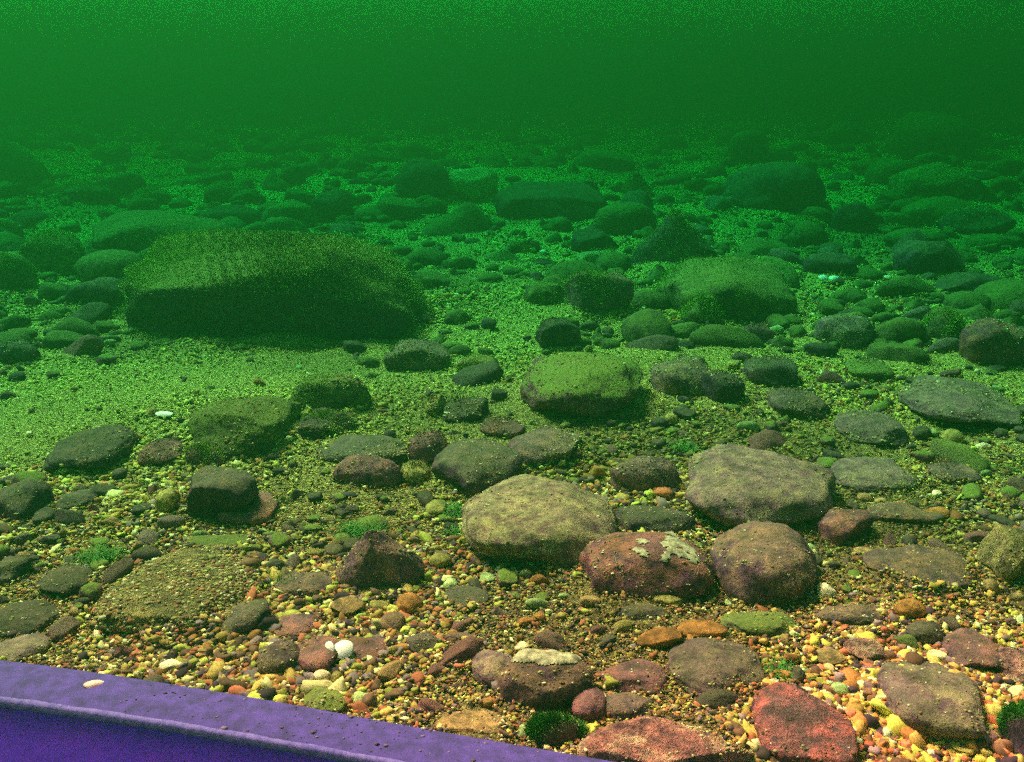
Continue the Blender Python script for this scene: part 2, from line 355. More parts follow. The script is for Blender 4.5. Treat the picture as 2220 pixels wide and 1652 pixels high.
A(CO, CO, (1160, 690, 1262, 752), 'angular', 'dark', 'dark stone above the smooth green topped cobble')
A(CO, CO, (1595, 700, 1680, 742), 'flat', 'red', 'flat reddish stone beneath the small pale pebble')
A(CO, CO, (1765, 682, 1895, 752), 'round', 'grey', 'rounded stone alone on the right mid distance')
A(CO, CO, (1998, 655, 2095, 738), 'round', 'mossy', 'mossy stone left of the reddish right edge stone')
A(CO, CO, (2078, 688, 2235, 795), 'round', 'red', 'reddish round stone cut by the right edge')
A(CO, CO, (830, 735, 975, 805), 'angular', 'brown', 'dark brown stone between the largest boulder and the yellow stone')
# middle
A(CO, CO, (988, 768, 1086, 810), 'angular', 'yellow', 'yellow lumpy stone behind and left of the smooth green topped cobble')
smooth = A(CO, CO, (1126, 762, 1394, 912), 'wedge', 'topped', 'smooth cobble with green top and dark brown underside near the middle', br=0.85, sink=0.5)
A(CO, CO, (1410, 770, 1560, 860), 'angular', 'brown', 'angular brown stone right of the smooth green topped cobble')
A(CO, CO, (1510, 800, 1615, 875), 'flat', 'dark', 'dark flat stone right of the angular brown stone')
A(CO, CO, (1610, 770, 1730, 840), 'flat', 'dark', 'dark low stone in the middle of the right mid distance')
flatb = A(BO, BO, (1945, 812, 2215, 925), 'flat', 'grey', 'broad flat grey boulder on the right, above the yellow green pebble')
A(CO, CO, (1808, 888, 1970, 968), 'flat', 'grey', 'flat stone with purple shaded side left of the yellow green pebble')
A(CO, CO, (1660, 840, 1800, 905), 'flat', 'brown', 'low brown stone above the pale green oval pebble')
A(BO, BO, (1485, 962, 1812, 1150), 'boulder', 'grey', 'large reddish grey boulder on the right with a tan shell at its foot', br=0.8, sink=0.35)
pale = A(BO, BO, (1000, 1028, 1338, 1236), 'boulder', 'pale', 'large pale speckled boulder in the middle foreground', br=0.9, sink=0.4)
A(CO, CO, (1322, 988, 1482, 1078), 'round', 'brown', 'brown cobble between the pale boulder and the reddish grey boulder')
A(CO, CO, (1330, 1095, 1510, 1165), 'flat', 'dark', 'dark stone behind the lime crusted stone')
crusted = A(CO, CO, (1255, 1152, 1548, 1308), 'wedge', 'red', 'red brown stone with a pale lime crust on its top', br=0.8, sink=0.3)
A(BO, BO, (1540, 1128, 1772, 1316), 'round', 'brown', 'big brown boulder right of the lime crusted stone', br=0.85)
A(CO, CO, (883, 934, 976, 1006), 'round', 'red', 'round red brown cobble left of the middle', br=0.9)
A(CO, CO, (935, 950, 1135, 1075), 'boulder', 'dark', 'dark cobble just behind the pale speckled boulder')
A(CO, CO, (1098, 922, 1262, 1015), 'angular', 'brown', 'brown stone behind the top of the pale speckled boulder')
A(CO, CO, (682, 942, 882, 1012), 'flat', 'dark', 'long dark cobble left of the round red brown cobble')
A(CO, CO, (718, 985, 872, 1060), 'round', 'red', 'dark red cobble in front of the long dark cobble')
A(CO, CO, (868, 996, 935, 1052), 'round', 'yellow', 'yellow green cobble below the round red brown cobble')
A(BO, BO, (408, 858, 655, 985), 'boulder', 'mossy', 'domed green boulder left of the middle below the gravel bank')
A(CO, CO, (625, 808, 805, 892), 'round', 'mossy', 'low mossy stone right of and above the domed green boulder')
A(CO, CO, (645, 882, 768, 955), 'angular', 'dark', 'dark stone at the right foot of the domed green boulder')
A(CO, CO, (920, 850, 966, 900), 'angular', 'yellow', 'yellow green block above the round red brown cobble')
A(CO, CO, (960, 862, 1060, 920), 'angular', 'dark', 'dark angular stone right of the yellow green block')
A(CO, CO, (1040, 905, 1140, 950), 'flat', 'red', 'small flat reddish stone left below the smooth green topped cobble')
A(CO, CO, (728, 1150, 922, 1280), 'peak', 'brown', 'dark brown ridged stone left of the pale speckled boulder', sink=0.6)
gb = A(BO, BO, (208, 1188, 565, 1385), 'flat', 'crusty', 'broad gravel crusted boulder in the left foreground', br=0.8, sink=0.2)
A(CO, CO, (468, 1298, 585, 1385), 'wedge', 'dark', 'tilted dark stone at the right end of the gravel crusted boulder', tilt=0.35)
A(CO, CO, (583, 1330, 695, 1388), 'flat', 'red', 'dark red flat stone right of the tilted dark stone')
A(CO, CO, (404, 1008, 562, 1120), 'angular', 'dark', 'dark purple brown stone above the gravel crusted boulder')
A(CO, CO, (468, 1066, 605, 1140), 'flat', 'red', 'low reddish stone in front of the dark purple brown stone')
A(CO, CO, (335, 1058, 392, 1112), 'round', 'yellow', 'yellow green stone left of the dark purple brown stone')
A(CO, CO, (88, 918, 300, 1022), 'flat', 'dark', 'wide dark stone on the left below the gravel bank')
A(CO, CO, (298, 948, 402, 1008), 'flat', 'red', 'reddish low stone below the white sliver of shell')
A(CO, CO, (400, 962, 485, 1012), 'round', 'brown', 'small brown cobble in front of the domed green boulder')
A(CO, CO, (-20, 1035, 118, 1135), 'angular', 'dark', 'dark stone with green top on the left edge')
A(CO, CO, (118, 1060, 215, 1115), 'angular', 'dark', 'small dark stone right of the left edge stone')
A(CO, CO, (-30, 1300, 132, 1382), 'flat', 'dark', 'dark stone on the left edge above the violet frame')
A(CO, CO, (75, 1222, 200, 1292), 'flat', 'dark', 'dark stone left of the gravel crusted boulder')
A(CO, CO, (-30, 1205, 70, 1270), 'angular', 'dark', 'small dark stone on the left edge above the pale gravel')
A(CO, CO, (-30, 1372, 112, 1445), 'flat', 'grey', 'greenish grey flat stone touching the violet frame at left', sink=0.1)
A(CO, CO, (640, 1378, 752, 1462), 'angular', 'red', 'red brown stone directly behind the white shell')
A(CO, CO, (556, 1385, 652, 1468), 'round', 'grey', 'grey stone left of the red brown stone by the white shell')
A(CO, CO, (752, 1380, 850, 1440), 'flat', 'red', 'red brown flat stone right of the white shell')
A(CO, CO, (652, 1488, 752, 1548), 'angular', 'mossy', 'dark green stone touching the violet frame below the white shell')
A(CO, CO, (880, 1370, 962, 1420), 'angular', 'dark', 'small dark stone in the middle of the foreground')
bk = A(CO, CO, (1022, 1408, 1120, 1492), 'round', 'grey', 'grey stone half hidden behind the white ridged stone', sink=0.3)
ridged = A(CO, CO, (1070, 1408, 1288, 1542), 'wedge', 'brown', 'chunky foreground stone with a white ridge line across its top', br=0.75, sink=0.55)
A(CO, CO, (1238, 1484, 1315, 1568), 'round', 'red', 'smooth purplish cobble leaning against the white ridged stone', sink=0.5)
A(CO, CO, (1300, 1428, 1445, 1508), 'flat', 'red', 'red brown flat stone right of the white ridged stone')
A(CO, CO, (1448, 1382, 1658, 1515), 'flat', 'grey', 'broad speckled grey stone in the right foreground', sink=0.25)
A(CO, CO, (1282, 1500, 1420, 1560), 'flat', 'brown', 'brown slab between the purplish cobble and the pink crusted rock')
A(CO, CO, (1250, 1552, 1640, 1720), 'angular', 'pink', 'pink crusted rock cut by the bottom edge', sink=0.2)
A(CO, CO, (1630, 1478, 1862, 1680), 'angular', 'scarlet', 'scarlet mottled rock at the bottom edge right of the pink rock', sink=0.3)
A(BO, BO, (1898, 1428, 2138, 1610), 'boulder', 'grey', 'large smooth grey brown stone near the bottom right corner', sink=0.25)
A(CO, CO, (2032, 1358, 2195, 1456), 'flat', 'red', 'red brown stone behind the large smooth corner stone')
A(CO, CO, (2145, 1400, 2270, 1482), 'angular', 'pink', 'pink and white rock cut by the right edge')
A(CO, CO, (1748, 1098, 1895, 1185), 'angular', 'red', 'purple red stone right of the tan shell')
A(CO, CO, (1870, 1180, 2118, 1300), 'flat', 'brown', 'broad flat brown stone left of the grey lichened rock', sink=0.1)
A(CO, CO, (2115, 1135, 2290, 1270), 'angular', 'crusty', 'grey white lichened rock on the right edge')
A(CO, CO, (1800, 990, 1995, 1075), 'flat', 'grey', 'low grey stone right of the large reddish grey boulder')
A(CO, CO, (2010, 1000, 2130, 1050), 'flat', 'brown', 'low brown stone on the right under the yellow green pebble')
A(CO, CO, (1880, 1088, 2040, 1140), 'flat', 'brown', 'thin brown stone above the broad flat brown stone')
A(CO, CO, (1560, 1325, 1740, 1385), 'flat', 'mossy', 'flat greenish stone above the broad speckled grey stone', sink=0.1)
A(CO, CO, (1770, 1310, 1935, 1360), 'flat', 'brown', 'flat brown stone left of the orange oval pebble', sink=0.1)
A(CO, CO, (1960, 1345, 2050, 1400), 'round', 'grey', 'grey cobble below the orange oval pebble')
A(CO, CO, (1145, 1550, 1262, 1622), 'round', 'dark', 'stone smothered in dark green algae between the frame and the pink rock')
A(CO, CO, (2165, 1480, 2330, 1700), 'boulder', 'dark', 'stone smothered in dark green algae in the bottom right corner')
A(CO, CO, (940, 1548, 1120, 1600), 'flat', 'tan', 'flat tan slab touching the violet frame', sink=0.05)
A(CO, CO, (590, 1240, 735, 1300), 'flat', 'brown', 'brown stone right of the upper end of the gravel crusted boulder')
A(CO, CO, (1340, 1310, 1450, 1352), 'flat', 'dark', 'dark low stone below the lime crusted stone')
A(CO, CO, (958, 1270, 1060, 1320), 'flat', 'dark', 'dark green stone in the foreground gravel left of the pale green pebble', sink=0.1)
A(CO, CO, (400, 1160, 560, 1200), 'flat', 'mossy', 'low green stone behind the gravel crusted boulder', sink=0.1)
A(CO, CO, (1830, 775, 1940, 830), 'flat', 'mossy', 'low green stone left above the broad flat grey boulder')
M['brown_fuzz'] = plain('dark brown growth', (0.07, 0.04, 0.045), (0.14, 0.09, 0.06), 0.9, 30)
fuzz(big, 60000, 0.010, 'brown_fuzz', 'brown_growth', -1.0, 0.0016)
for o, n_, l_ in ((big, 110000, 0.012), (back, 9000, 0.016), (smooth, 5000, 0.003), (tri, 5000, 0.016), (bt, 600, 0.008)):
    fuzz(o, n_, l_)
for o in st:
    lb = o['label']
    if 'mossy' in lb or 'domed green' in lb or 'faint' in lb: fuzz(o, 7000, 0.006 if 'domed' in lb else 0.013, width=0.0013)
    if o.location.y > 1.9 and 'mossy' not in lb and 'faint' not in lb and o is not big and o is not bt: fuzz(o, 2200, 0.006, 'fuzz' if o_data[o.name][0] > 0.08 and 'dark' not in lb else 'brown_fuzz', 'algae_fuzz', -0.2, 0.0010)
    if 'smothered' in lb: fuzz(o, 16000, 0.009, 'algae', 'algae', -0.3, 0.0010)
crust_cap(crusted, (1370, 1150, 1530, 1228), 0.0025, seed=3, thr=0.45)
crust_cap(ridged, (1080, 1412, 1290, 1440), 0.0018, name='white_ridge', mat='crust', seed=9, thr=-0.1)

def grit(o, n, size, upmin=0.55, low=0.6):
    """sand and small grains that have settled on a stone"""
    me = o.data; V = np.array([v.co[:] for v in me.vertices]); Nn = np.array([v.normal[:] for v in me.vertices]); zt = V[:, 2].max()
    patch = Wave(25, 9, n)(V)
    wgt = (Nn[:, 2] > upmin) * (V[:, 2] > -0.002) * np.clip(1 - V[:, 2] / zt * low + 0.5 * patch, 0.0, 1) ** 2
    if wgt.sum() == 0: return
    i = rng.choice(len(V), n, p=wgt / wgt.sum()); sp = o_data[o.name][0] * 3.2 / math.sqrt(len(V))
    s_ = size * np.exp(rng.normal(0, 0.4, n)); t1 = np.cross(Nn[i], rng.normal(size=(n, 3))); C0 = V[i] + t1 * sp * rng.uniform(0, 1, (n, 1)) * 0.7
    b_, T = ico(1); P_ = b_[None] * (1 + rng.normal(0, 0.14, (n, 12 if len(b_) == 12 else len(b_), 1))) * (s_[:, None] * np.array([[0.55, 0.45, 0.3]]))[:, None, :]
    an = rng.uniform(0, 6.28, n); X_ = P_[..., 0] * np.cos(an)[:, None] - P_[..., 1] * np.sin(an)[:, None]; Y_ = P_[..., 0] * np.sin(an)[:, None] + P_[..., 1] * np.cos(an)[:, None]
    W = np.stack([X_, Y_, P_[..., 2]], -1) + C0[:, None, :]
    pal = np.array([(0.42, 0.33, 0.14), (0.34, 0.15, 0.08), (0.7, 0.66, 0.42), (0.14, 0.09, 0.07), (0.40, 0.42, 0.13)]); C = pal[rng.integers(0, 5, n)] * rng.uniform(0.5, 1.3, (n, 1))
    m_ = len(b_); TT = (T[None] + (np.arange(n) * m_)[:, None, None]).reshape(-1, 3)
    link('grit', mesh_np('grit', W.reshape(-1, 3), TT, np.repeat(C, m_, 0)), M['gravel'], parent=o, kind='stuff')
grit(gb, 2600, 0.0042, 0.3, 0.1)
for o in st:
    a_, x_, y_ = o_data[o.name][0], o.location.x, o.location.y
    if o is gb or y_ > 3.0 or a_ < 0.025: continue
    grit(o, int(min(420, 26000 * a_ * a_)) + 16, 0.0028 if y_ < 2 else 0.0042)

# ------------------------------------------------------------------ notable pebbles
pb = [
 ((688, 884, 719, 906), 'round', 'yellow', 'yellow pebble beside the dark stone right of the domed green boulder'),
 ((2040, 929, 2092, 965), 'round', 'yellow', 'yellow green pebble below the broad flat grey boulder'),
 ((1596, 913, 1648, 938), 'round', 'green', 'pale green oval pebble above the large reddish grey boulder'),
 ((1668, 705, 1702, 725), 'round', 'green', 'small pale pebble on the flat reddish stone'),
 ((1410, 1284, 1478, 1322), 'angular', 'yellow', 'yellow green sharp flake below the lime crusted stone'),
 ((1465, 1343, 1578, 1388), 'flat', 'orange', 'long orange stone above the broad speckled grey stone'),
 ((1378, 1360, 1482, 1412), 'angular', 'orange', 'red orange wedge left of the long orange stone'),
 ((1770, 1262, 1813, 1300), 'angular', 'white', 'cream pebble right of the big brown boulder'),
 ((1938, 1297, 2008, 1342), 'round', 'orange', 'orange oval pebble with a pitted face'),
 ((1828, 1382, 1925, 1435), 'angular', 'pink', 'pink and white angular stone in the right foreground'),
 ((1770, 1405, 1835, 1442), 'flat', 'tan', 'pale tan flake left of the pink and white angular stone'),
 ((1855, 1332, 1897, 1358), 'peak', 'white', 'cream triangular pebble above the pink and white angular stone'),
 ((2010, 1408, 2055, 1438), 'angular', 'white', 'bright cream pebble above the large smooth corner stone'),
 ((2062, 1259, 2092, 1279), 'round', 'white', 'white pebble on the right between the brown stone and the lichened rock'),
 ((2128, 1252, 2168, 1292), 'round', 'tan', 'round tan pebble under the lichened rock'),
 ((2183, 1284, 2222, 1307), 'round', 'tan', 'tan pebble on the right edge'),
 ((1698, 1416, 1738, 1442), 'round', 'orange', 'bright orange pebble right of the broad speckled grey stone'),
 ((678, 1450, 718, 1479), 'round', 'white', 'cream pebble just below the white shell'),
 ((718, 1448, 743, 1487), 'angular', 'yellow', 'upright olive pebble under the white shell'),
 ((343, 1428, 397, 1454), 'flat', 'white', 'long cream pebble above the violet frame'),
 ((476, 1443, 504, 1461), 'round', 'white', 'small white pebble right of the long cream pebble'),
 ((488, 1468, 512, 1488), 'round', 'green', 'small pale pebble touching the violet frame'),
 ((563, 1372, 594, 1387), 'round', 'green', 'pale green white pebble below the tilted dark stone'),
 ((763, 1498, 803, 1526), 'angular', 'green', 'pale green pebble near the violet frame'),
 ((1116, 1390, 1148, 1412), 'angular', 'white', 'cream block at the back of the white ridged stone'),
 ((688, 1262, 724, 1284), 'round', 'yellow', 'yellow pebble under the dark brown ridged stone'),
 ((715, 1290, 792, 1336), 'angular', 'tan', 'tan crusted stone below the dark brown ridged stone'),
 ((798, 1301, 848, 1324), 'flat', 'yellow', 'long pale yellow pebble right of the tan crusted stone'),
 ((858, 1284, 917, 1332), 'round', 'orange', 'orange brown pebble right of the long pale yellow pebble'),
 ((822, 1325, 880, 1372), 'round', 'brown', 'brown pebble below the long pale yellow pebble'),
 ((1138, 1296, 1188, 1320), 'round', 'green', 'pale green smooth pebble below the pale speckled boulder'),
 ((1158, 1324, 1183, 1346), 'round', 'orange', 'small orange pebble below the pale green smooth pebble'),
 ((1256, 1289, 1303, 1318), 'round', 'tan', 'tan pebble at the left foot of the lime crusted stone'),
 ((930, 1198, 980, 1234), 'round', 'yellow', 'yellow stone left of the foot of the pale speckled boulder'),
 ((960, 1252, 992, 1282), 'angular', 'green', 'pale green pebble below the yellow stone'),
 ((922, 1082, 968, 1118), 'flat', 'yellow', 'yellow green pebble left of the pale speckled boulder'),
 ((904, 1238, 924, 1252), 'round', 'orange', 'small orange pebble right of the dark brown ridged stone'),
 ((418, 1149, 450, 1165), 'round', 'green', 'pale green pebble above the gravel crusted boulder'),
 ((838, 1400, 872, 1420), 'round', 'yellow', 'small yellow pebble in the foreground left of the middle'),
 ((1040, 1240, 1075, 1262), 'flat', 'green', 'green pebble under the left foot of the pale speckled boulder'),
 ((1210, 1285, 1232, 1300), 'round', 'green', 'tiny pale pebble right of the pale green smooth pebble'),
 ((1040, 1512, 1080, 1538), 'round', 'orange', 'orange pebble at the left foot of the white ridged stone'),
 ((1125, 1570, 1165, 1602), 'angular', 'green', 'green flake left of the algae smothered stone'),
 ((1800, 1478, 1840, 1512), 'round', 'green', 'pale green round pebble right of the broad speckled grey stone'),
 ((1730, 1488, 1765, 1502), 'flat', 'white', 'flat white pebble behind the scarlet mottled rock'),
 ((1600, 1600, 1616, 1625), 'round', 'white', 'small upright white pebble between the pink and scarlet rocks'),
 ((1690, 1362, 1712, 1400), 'angular', 'tan', 'thin upright tan flake right of the flat greenish stone'),
 ((1738, 1266, 1764, 1292), 'angular', 'green', 'grey green pebble at the right foot of the big brown boulder'),
 ((1640, 1262, 1668, 1282), 'round', 'tan', 'small tan pebble on the slope of the big brown boulder'),
 ((1498, 1085, 1520, 1108), 'round', 'tan', 'small tan pebble at the left foot of the large reddish grey boulder'),
 ((1858, 1068, 1892, 1092), 'round', 'tan', 'tan pebble right of the purple red stone'),
 ((1895, 1078, 1925, 1098), 'round', 'tan', 'second tan pebble further right of the purple red stone'),
 ((2000, 1098, 2060, 1120), 'flat', 'orange', 'thin orange pebble above the broad flat brown stone'),
 ((2010, 930, 2036, 946), 'round', 'green', 'tiny green pebble left of the yellow green pebble'),
 ((2125, 1018, 2152, 1034), 'round', 'green', 'pale pebble on the right below the yellow green pebble'),
 ((2020, 1062, 2042, 1078), 'round', 'white', 'tiny cream pebble right of the low grey stone'),
 ((1850, 1185, 1900, 1208), 'flat', 'tan', 'tan orange flake above the broad flat brown stone'),
 ((1440, 895, 1468, 920), 'round', 'yellow', 'yellow brown pebble right below the smooth green topped cobble'),
 ((1498, 622, 1530, 640), 'round', 'green', 'pale pebble on the large mossy boulder\'s left foot'),
 ((222, 735, 250, 752), 'round', 'green', 'pale green pebble at the top of the gravel bank'),
 ((150, 1395, 170, 1410), 'round', 'yellow', 'small yellow pebble above the left end of the violet frame'),
 ((190, 1438, 216, 1452), 'round', 'yellow', 'yellow pebble touching the left part of the violet frame'),
 ((280, 940, 312, 955), 'round', 'yellow', 'yellow green pebble left of the white sliver of shell'),
 ((395, 915, 420, 928), 'round', 'green', 'pale green pebble left of the domed green boulder'),
 ((1575, 780, 1606, 802), 'angular', 'yellow', 'yellow green pebble right of the angular brown stone'),
 ((1270, 748, 1286, 764), 'round', 'yellow', 'small yellow pebble perched behind the smooth green topped cobble'),
 ((240, 1450, 262, 1464), 'round', 'tan', 'small tan pebble by the frame left of the long cream pebble'),
 ((2150, 560, 2180, 578), 'round', 'mossy', 'tiny faint pebble near the right edge'),
 ((2168, 495, 2188, 506), 'round', 'green', 'tiny pale pebble far away near the right edge'),
 ((1740, 532, 1780, 548), 'flat', 'mossy', 'small green stone far right in the mid distance'),
]
for box, kind, mt, lb in pb: S(PE, PE, box, kind, mt, lb, br=0.9, sink=0.55)

# ------------------------------------------------------------------ shells
def valve(radius, long=1.25, depth=0.38, seed=0):
    n, mr = 28, 9; V = [(0, 0, depth * radius)]; g = random.Random(seed)
    for i in range(1, mr + 1):
        t_ = i / mr
        for j in range(n):
            a_ = 2 * math.pi * j / n
            V.append((radius * t_ * math.cos(a_) * long * (1 + 0.08 * math.sin(a_)), radius * t_ * math.sin(a_), depth * radius * (1 - t_ ** 2.2) + 0.004 * radius * math.sin(t_ * 26)))
    T = [(0, 1 + j, 1 + (j + 1) % n) for j in range(n)]
    Fq = []
    for i in range(mr - 1):
        for j in range(n):
            a_, b_ = 1 + i * n + j, 1 + i * n + (j + 1) % n
            Fq += [(a_, a_ + n, b_), (b_, a_ + n, b_ + n)]
    V = np.array(V); T = np.array(T + Fq); k = len(V)
    Vi = V * (0.94, 0.94, 0.86) - (0, 0, radius * 0.02)
    rim = 1 + (mr - 1) * n
    R_ = []
    for j in range(n):
        a_, b_ = rim + j, rim + (j + 1) % n; R_ += [(a_, a_ + k, b_), (b_, a_ + k, b_ + k)]
    return np.r_[V, Vi], np.r_[T, T[:, ::-1] + k, np.array(R_)]
def shell_pair(u, v, sizes, label, mat='shell'):
    x, y = hit(u, v); z = zg(x, y); e = bpy.data.objects.new('clam_shell', None); col.objects.link(e)
    e.location = (x, y, z); e['label'] = label; e['category'] = 'shell'; e.empty_display_size = 0.02
    for (dx, dz, r_, rot, lg) in sizes:
        V, T = valve(r_, lg); o = link('valve', mesh_np('valve', V, T), M[mat], parent=e)
        o.location = (dx, 0, dz); o.rotation_euler = rot
    return e
shell_pair(742, 1446, [(0.003, 0.017, 0.0155, (R(28), R(-8), R(5)), 1.0), (-0.0175, 0.015, 0.0135, (R(30), R(-66), R(12)), 1.0)], 'brilliant white oval shell standing open in the left foreground')
shell_pair(1794, 606, [(-0.018, 0.02, 0.022, (R(25), R(-10), R(20)), 1.0), (0.03, 0.016, 0.022, (R(25), R(8), R(-25)), 1.1)], 'white open shell pair far off on the right gravel')
def single(u, v, r_, rot, lg, label, mat='shell', up=0.004, z=None):
    if z is None: x, y = hit(u, v); z = zg(x, y)
    else: x, y = hit(u, v, z)
    V, T = valve(r_, lg); o = link('shell', mesh_np('shell', V, T), M[mat], label=label, category='shell'); o.location = (x, y, z + up); o.rotation_euler = rot
single(360, 937, 0.011, (R(20), 0, R(-12)), 2.2, 'white sliver of shell left of the domed green boulder')
single(1703, 1118, 0.019, (R(40), R(10), R(-25)), 1.2, 'tan shell half at the foot of the large reddish grey boulder', 'tan', 0.012)
single(512, 458, 0.022, (R(30), 0, 0), 1.3, 'far white shell behind the largest dark boulder', up=0.02)
single(433, 462, 0.02, (R(30), 0, 0), 1.2, 'faint white shell left of the far white shell', up=0.02)
single(1178, 532, 0.014, (R(40), 0, 0), 1.2, 'tiny white shell in the mid distance gravel', up=0.01)
single(1925, 598, 0.012, (R(30), 0, 0), 1.5, 'tiny white sliver right of the far open shell pair')
single(1682, 655, 0.012, (R(30), 0, 0), 1.4, 'small white shell left of the rounded stone on the right')

# ------------------------------------------------------------------ violet frame lying on the bed in front of the camera
FZ = 0.085
top_edge = [(-420, 1395), (0, 1432), (300, 1466), (560, 1506), (800, 1556), (1060, 1606), (1400, 1655), (1800, 1712)]
ridge = [(-420, 1478), (0, 1522), (180, 1548), (400, 1582), (600, 1618), (840, 1658), (1060, 1700), (1500, 1790)]
def resample(pts, n=90):
    xs_ = np.linspace(pts[0][0], pts[-1][0], n); c = np.polyfit([p[0] for p in pts], [p[1] for p in pts], 3); return [(x, np.polyval(c, x)) for x in xs_]
A_ = [hit(u, v, FZ) for u, v in resample(top_edge)]; B_ = [hit(u, v, FZ) for u, v in resample(ridge)]
prof = []
def lerp(a, b, t_): return (a[0] + (b[0] - a[0]) * t_, a[1] + (b[1] - a[1]) * t_)
rows = []
for a_, b_ in zip(A_, B_):
    r_ = [(*a_, -0.03), (*a_, FZ - 0.008), (*lerp(a_, b_, 0.02), FZ - 0.002)]
    for t_ in np.linspace(0.05, 0.9, 9): r_.append((*lerp(a_, b_, t_), FZ + 0.004 * math.sin(math.pi * t_)))
    r_ += [(*lerp(a_, b_, 0.95), FZ - 0.0005), (*lerp(a_, b_, 0.99), FZ - 0.004), (*lerp(a_, b_, 1.01), FZ - 0.010), (*lerp(a_, b_, 1.12), FZ - 0.03), (*lerp(a_, b_, 1.9), -0.03)]  # front face slopes outward to catch more light
    rows.append(r_)
nr, nc = len(rows), len(rows[0]); V = np.array(rows).reshape(-1, 3)
V[:, 2] += np.where(V[:, 2] > 0, 0.0003 * Wave(15, 10, 4)(V), 0)
idx = np.arange(nr * nc).reshape(nr, nc); Q = [(idx[i, j], idx[i, j + 1], idx[i + 1, j + 1], idx[i + 1, j]) for i in range(nr - 1) for j in range(nc - 1)]
fe = bpy.data.objects.new('equipment_frame', None); col.objects.link(fe); fe.location = (*B_[35], 0.0)
fe['label'] = 'violet coated frame rail lying across the bottom left corner'; fe['category'] = 'frame rail'; fe.empty_display_size = 0.05
off = np.array(fe.location)
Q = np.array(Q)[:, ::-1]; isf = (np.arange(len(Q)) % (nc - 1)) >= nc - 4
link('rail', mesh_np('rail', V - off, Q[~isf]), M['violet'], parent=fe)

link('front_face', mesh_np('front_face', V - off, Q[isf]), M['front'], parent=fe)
sc_ = []
for i in range(nr):
    a_, b_ = A_[i], B_[i]; wdt = 0.05 * (1 + 0.12 * math.sin(i * 0.9) + 0.08 * math.sin(i * 2.3))
    for t_, dz in ((0.97 - wdt * 1.6, 0.0022), (0.94, 0.003), (0.985, 0.0005), (1.005, -0.006)): sc_.append((*lerp(a_, b_, t_), FZ + dz))
V = np.array(sc_); idx = np.arange(nr * 4).reshape(nr, 4)
Q = [(idx[i, j], idx[i, j + 1], idx[i + 1, j + 1], idx[i + 1, j]) for i in range(nr - 1) for j in range(3)]
link('edge_highlight', mesh_np('edge_highlight', V - off, np.array(Q)[:, ::-1]), M['ridge_highlight'], parent=fe)  # thin strip carrying the painted ridge highlight
rl = [o for o in fe.children if o.name.startswith('rail')][0] if fe.children else bpy.data.objects['rail']
ng = 260; ia = rng.integers(30, 80, ng); tt_ = rng.uniform(0.03, 0.9, ng) ** 1.3; b_, T_ = ico(1); Wg = []
for q in range(ng):
    p_ = lerp(A_[ia[q]], A_[ia[q] + 1], rng.random()); p2 = lerp(p_, B_[ia[q]], tt_[q]); s_ = 0.0012 * math.exp(rng.normal(0, 0.45))
    Wg.append(b_ * (s_, s_ * 0.8, s_ * 0.5) * (1 + rng.normal(0, 0.15, (len(b_), 1))) + (*p2, FZ + 0.004 * math.sin(math.pi * tt_[q])))
Wg = np.concatenate(Wg) - off; Tg = (T_[None] + (np.arange(ng) * len(b_))[:, None, None]).reshape(-1, 3)
link('silt_specks', mesh_np('silt_specks', Wg, Tg, np.repeat(np.array([[0.12, 0.09, 0.16]]) * rng.uniform(0.3, 2.2, (ng, 1)), len(b_), 0)), M['gravel'], parent=fe, kind='stuff')
single(205, 1490, 0.007, (R(20), R(10), R(30)), 1.8, 'red and white shell fragment on the violet frame rail', 'fragment', 0.004, FZ)

# ------------------------------------------------------------------ algae tufts in the gravel
def tuft(u, v, n_, h_, spread, label, lean=0.5):
    x, y = hit(u, v); z = zg(x, y); W, T = [], []
    for i in range(n_):
        bx_, by_ = random.gauss(0, spread), random.gauss(0, spread * 0.8); an = random.uniform(0, 6.28); hh = h_ * random.uniform(0.4, 1.2); ln = random.uniform(0.1, lean)
        sx_, sy_ = math.cos(an + 1.57) * 0.0009, math.sin(an + 1.57) * 0.0009; k = len(W); seg = 6; ph = random.uniform(0, 6)
        z1 = zg(x + bx_, y + by_) - z
        for j in range(seg + 1):
            t_ = j / seg; wd = 1 - 0.8 * t_; px = bx_ + math.cos(an) * hh * ln * 2 * t_ * t_ + 0.1 * hh * math.sin(5 * t_ + ph); py = by_ + math.sin(an) * hh * ln * 2 * t_ * t_
            pz = z1 - 0.002 + hh * (t_ - 0.5 * ln * t_ * t_)
            W += [(px - sx_ * wd, py - sy_ * wd, pz), (px + sx_ * wd, py + sy_ * wd, pz)]
        T += [(k + 2 * j, k + 2 * j + 1, k + 2 * j + 3, k + 2 * j + 2) for j in range(seg)]
    o = link('algae_tuft', mesh_np('algae_tuft', np.array(W), np.array(T)), M['algae'], label=label, category='algae'); o.location = (x, y, z)
tuft(600, 1285, 90, 0.030, 0.012, 'wispy green algae tuft right of the gravel crusted boulder')
tuft(215, 1225, 420, 0.022, 0.020, 'green algae patch on the upper left edge of the gravel crusted boulder', 0.8)
tuft(985, 1120, 420, 0.022, 0.016, 'bright green algae patch at the left side of the pale speckled boulder', 0.8)
tuft(985, 1165, 200, 0.016, 0.010, 'smaller green algae clump below the patch beside the pale speckled boulder', 0.8)
tuft(1690, 1485, 200, 0.018, 0.012, 'dark green algae strand behind the scarlet mottled rock', 0.9)
tuft(1340, 1130, 160, 0.016, 0.010, 'green algae clump at the right side of the pale speckled boulder', 0.8)
tuft(775, 1165, 420, 0.022, 0.022, 'green algae on the back of the dark brown ridged stone', 0.8)
tuft(1575, 1150, 220, 0.016, 0.014, 'green algae between the lime crusted stone and the big brown boulder', 0.8)
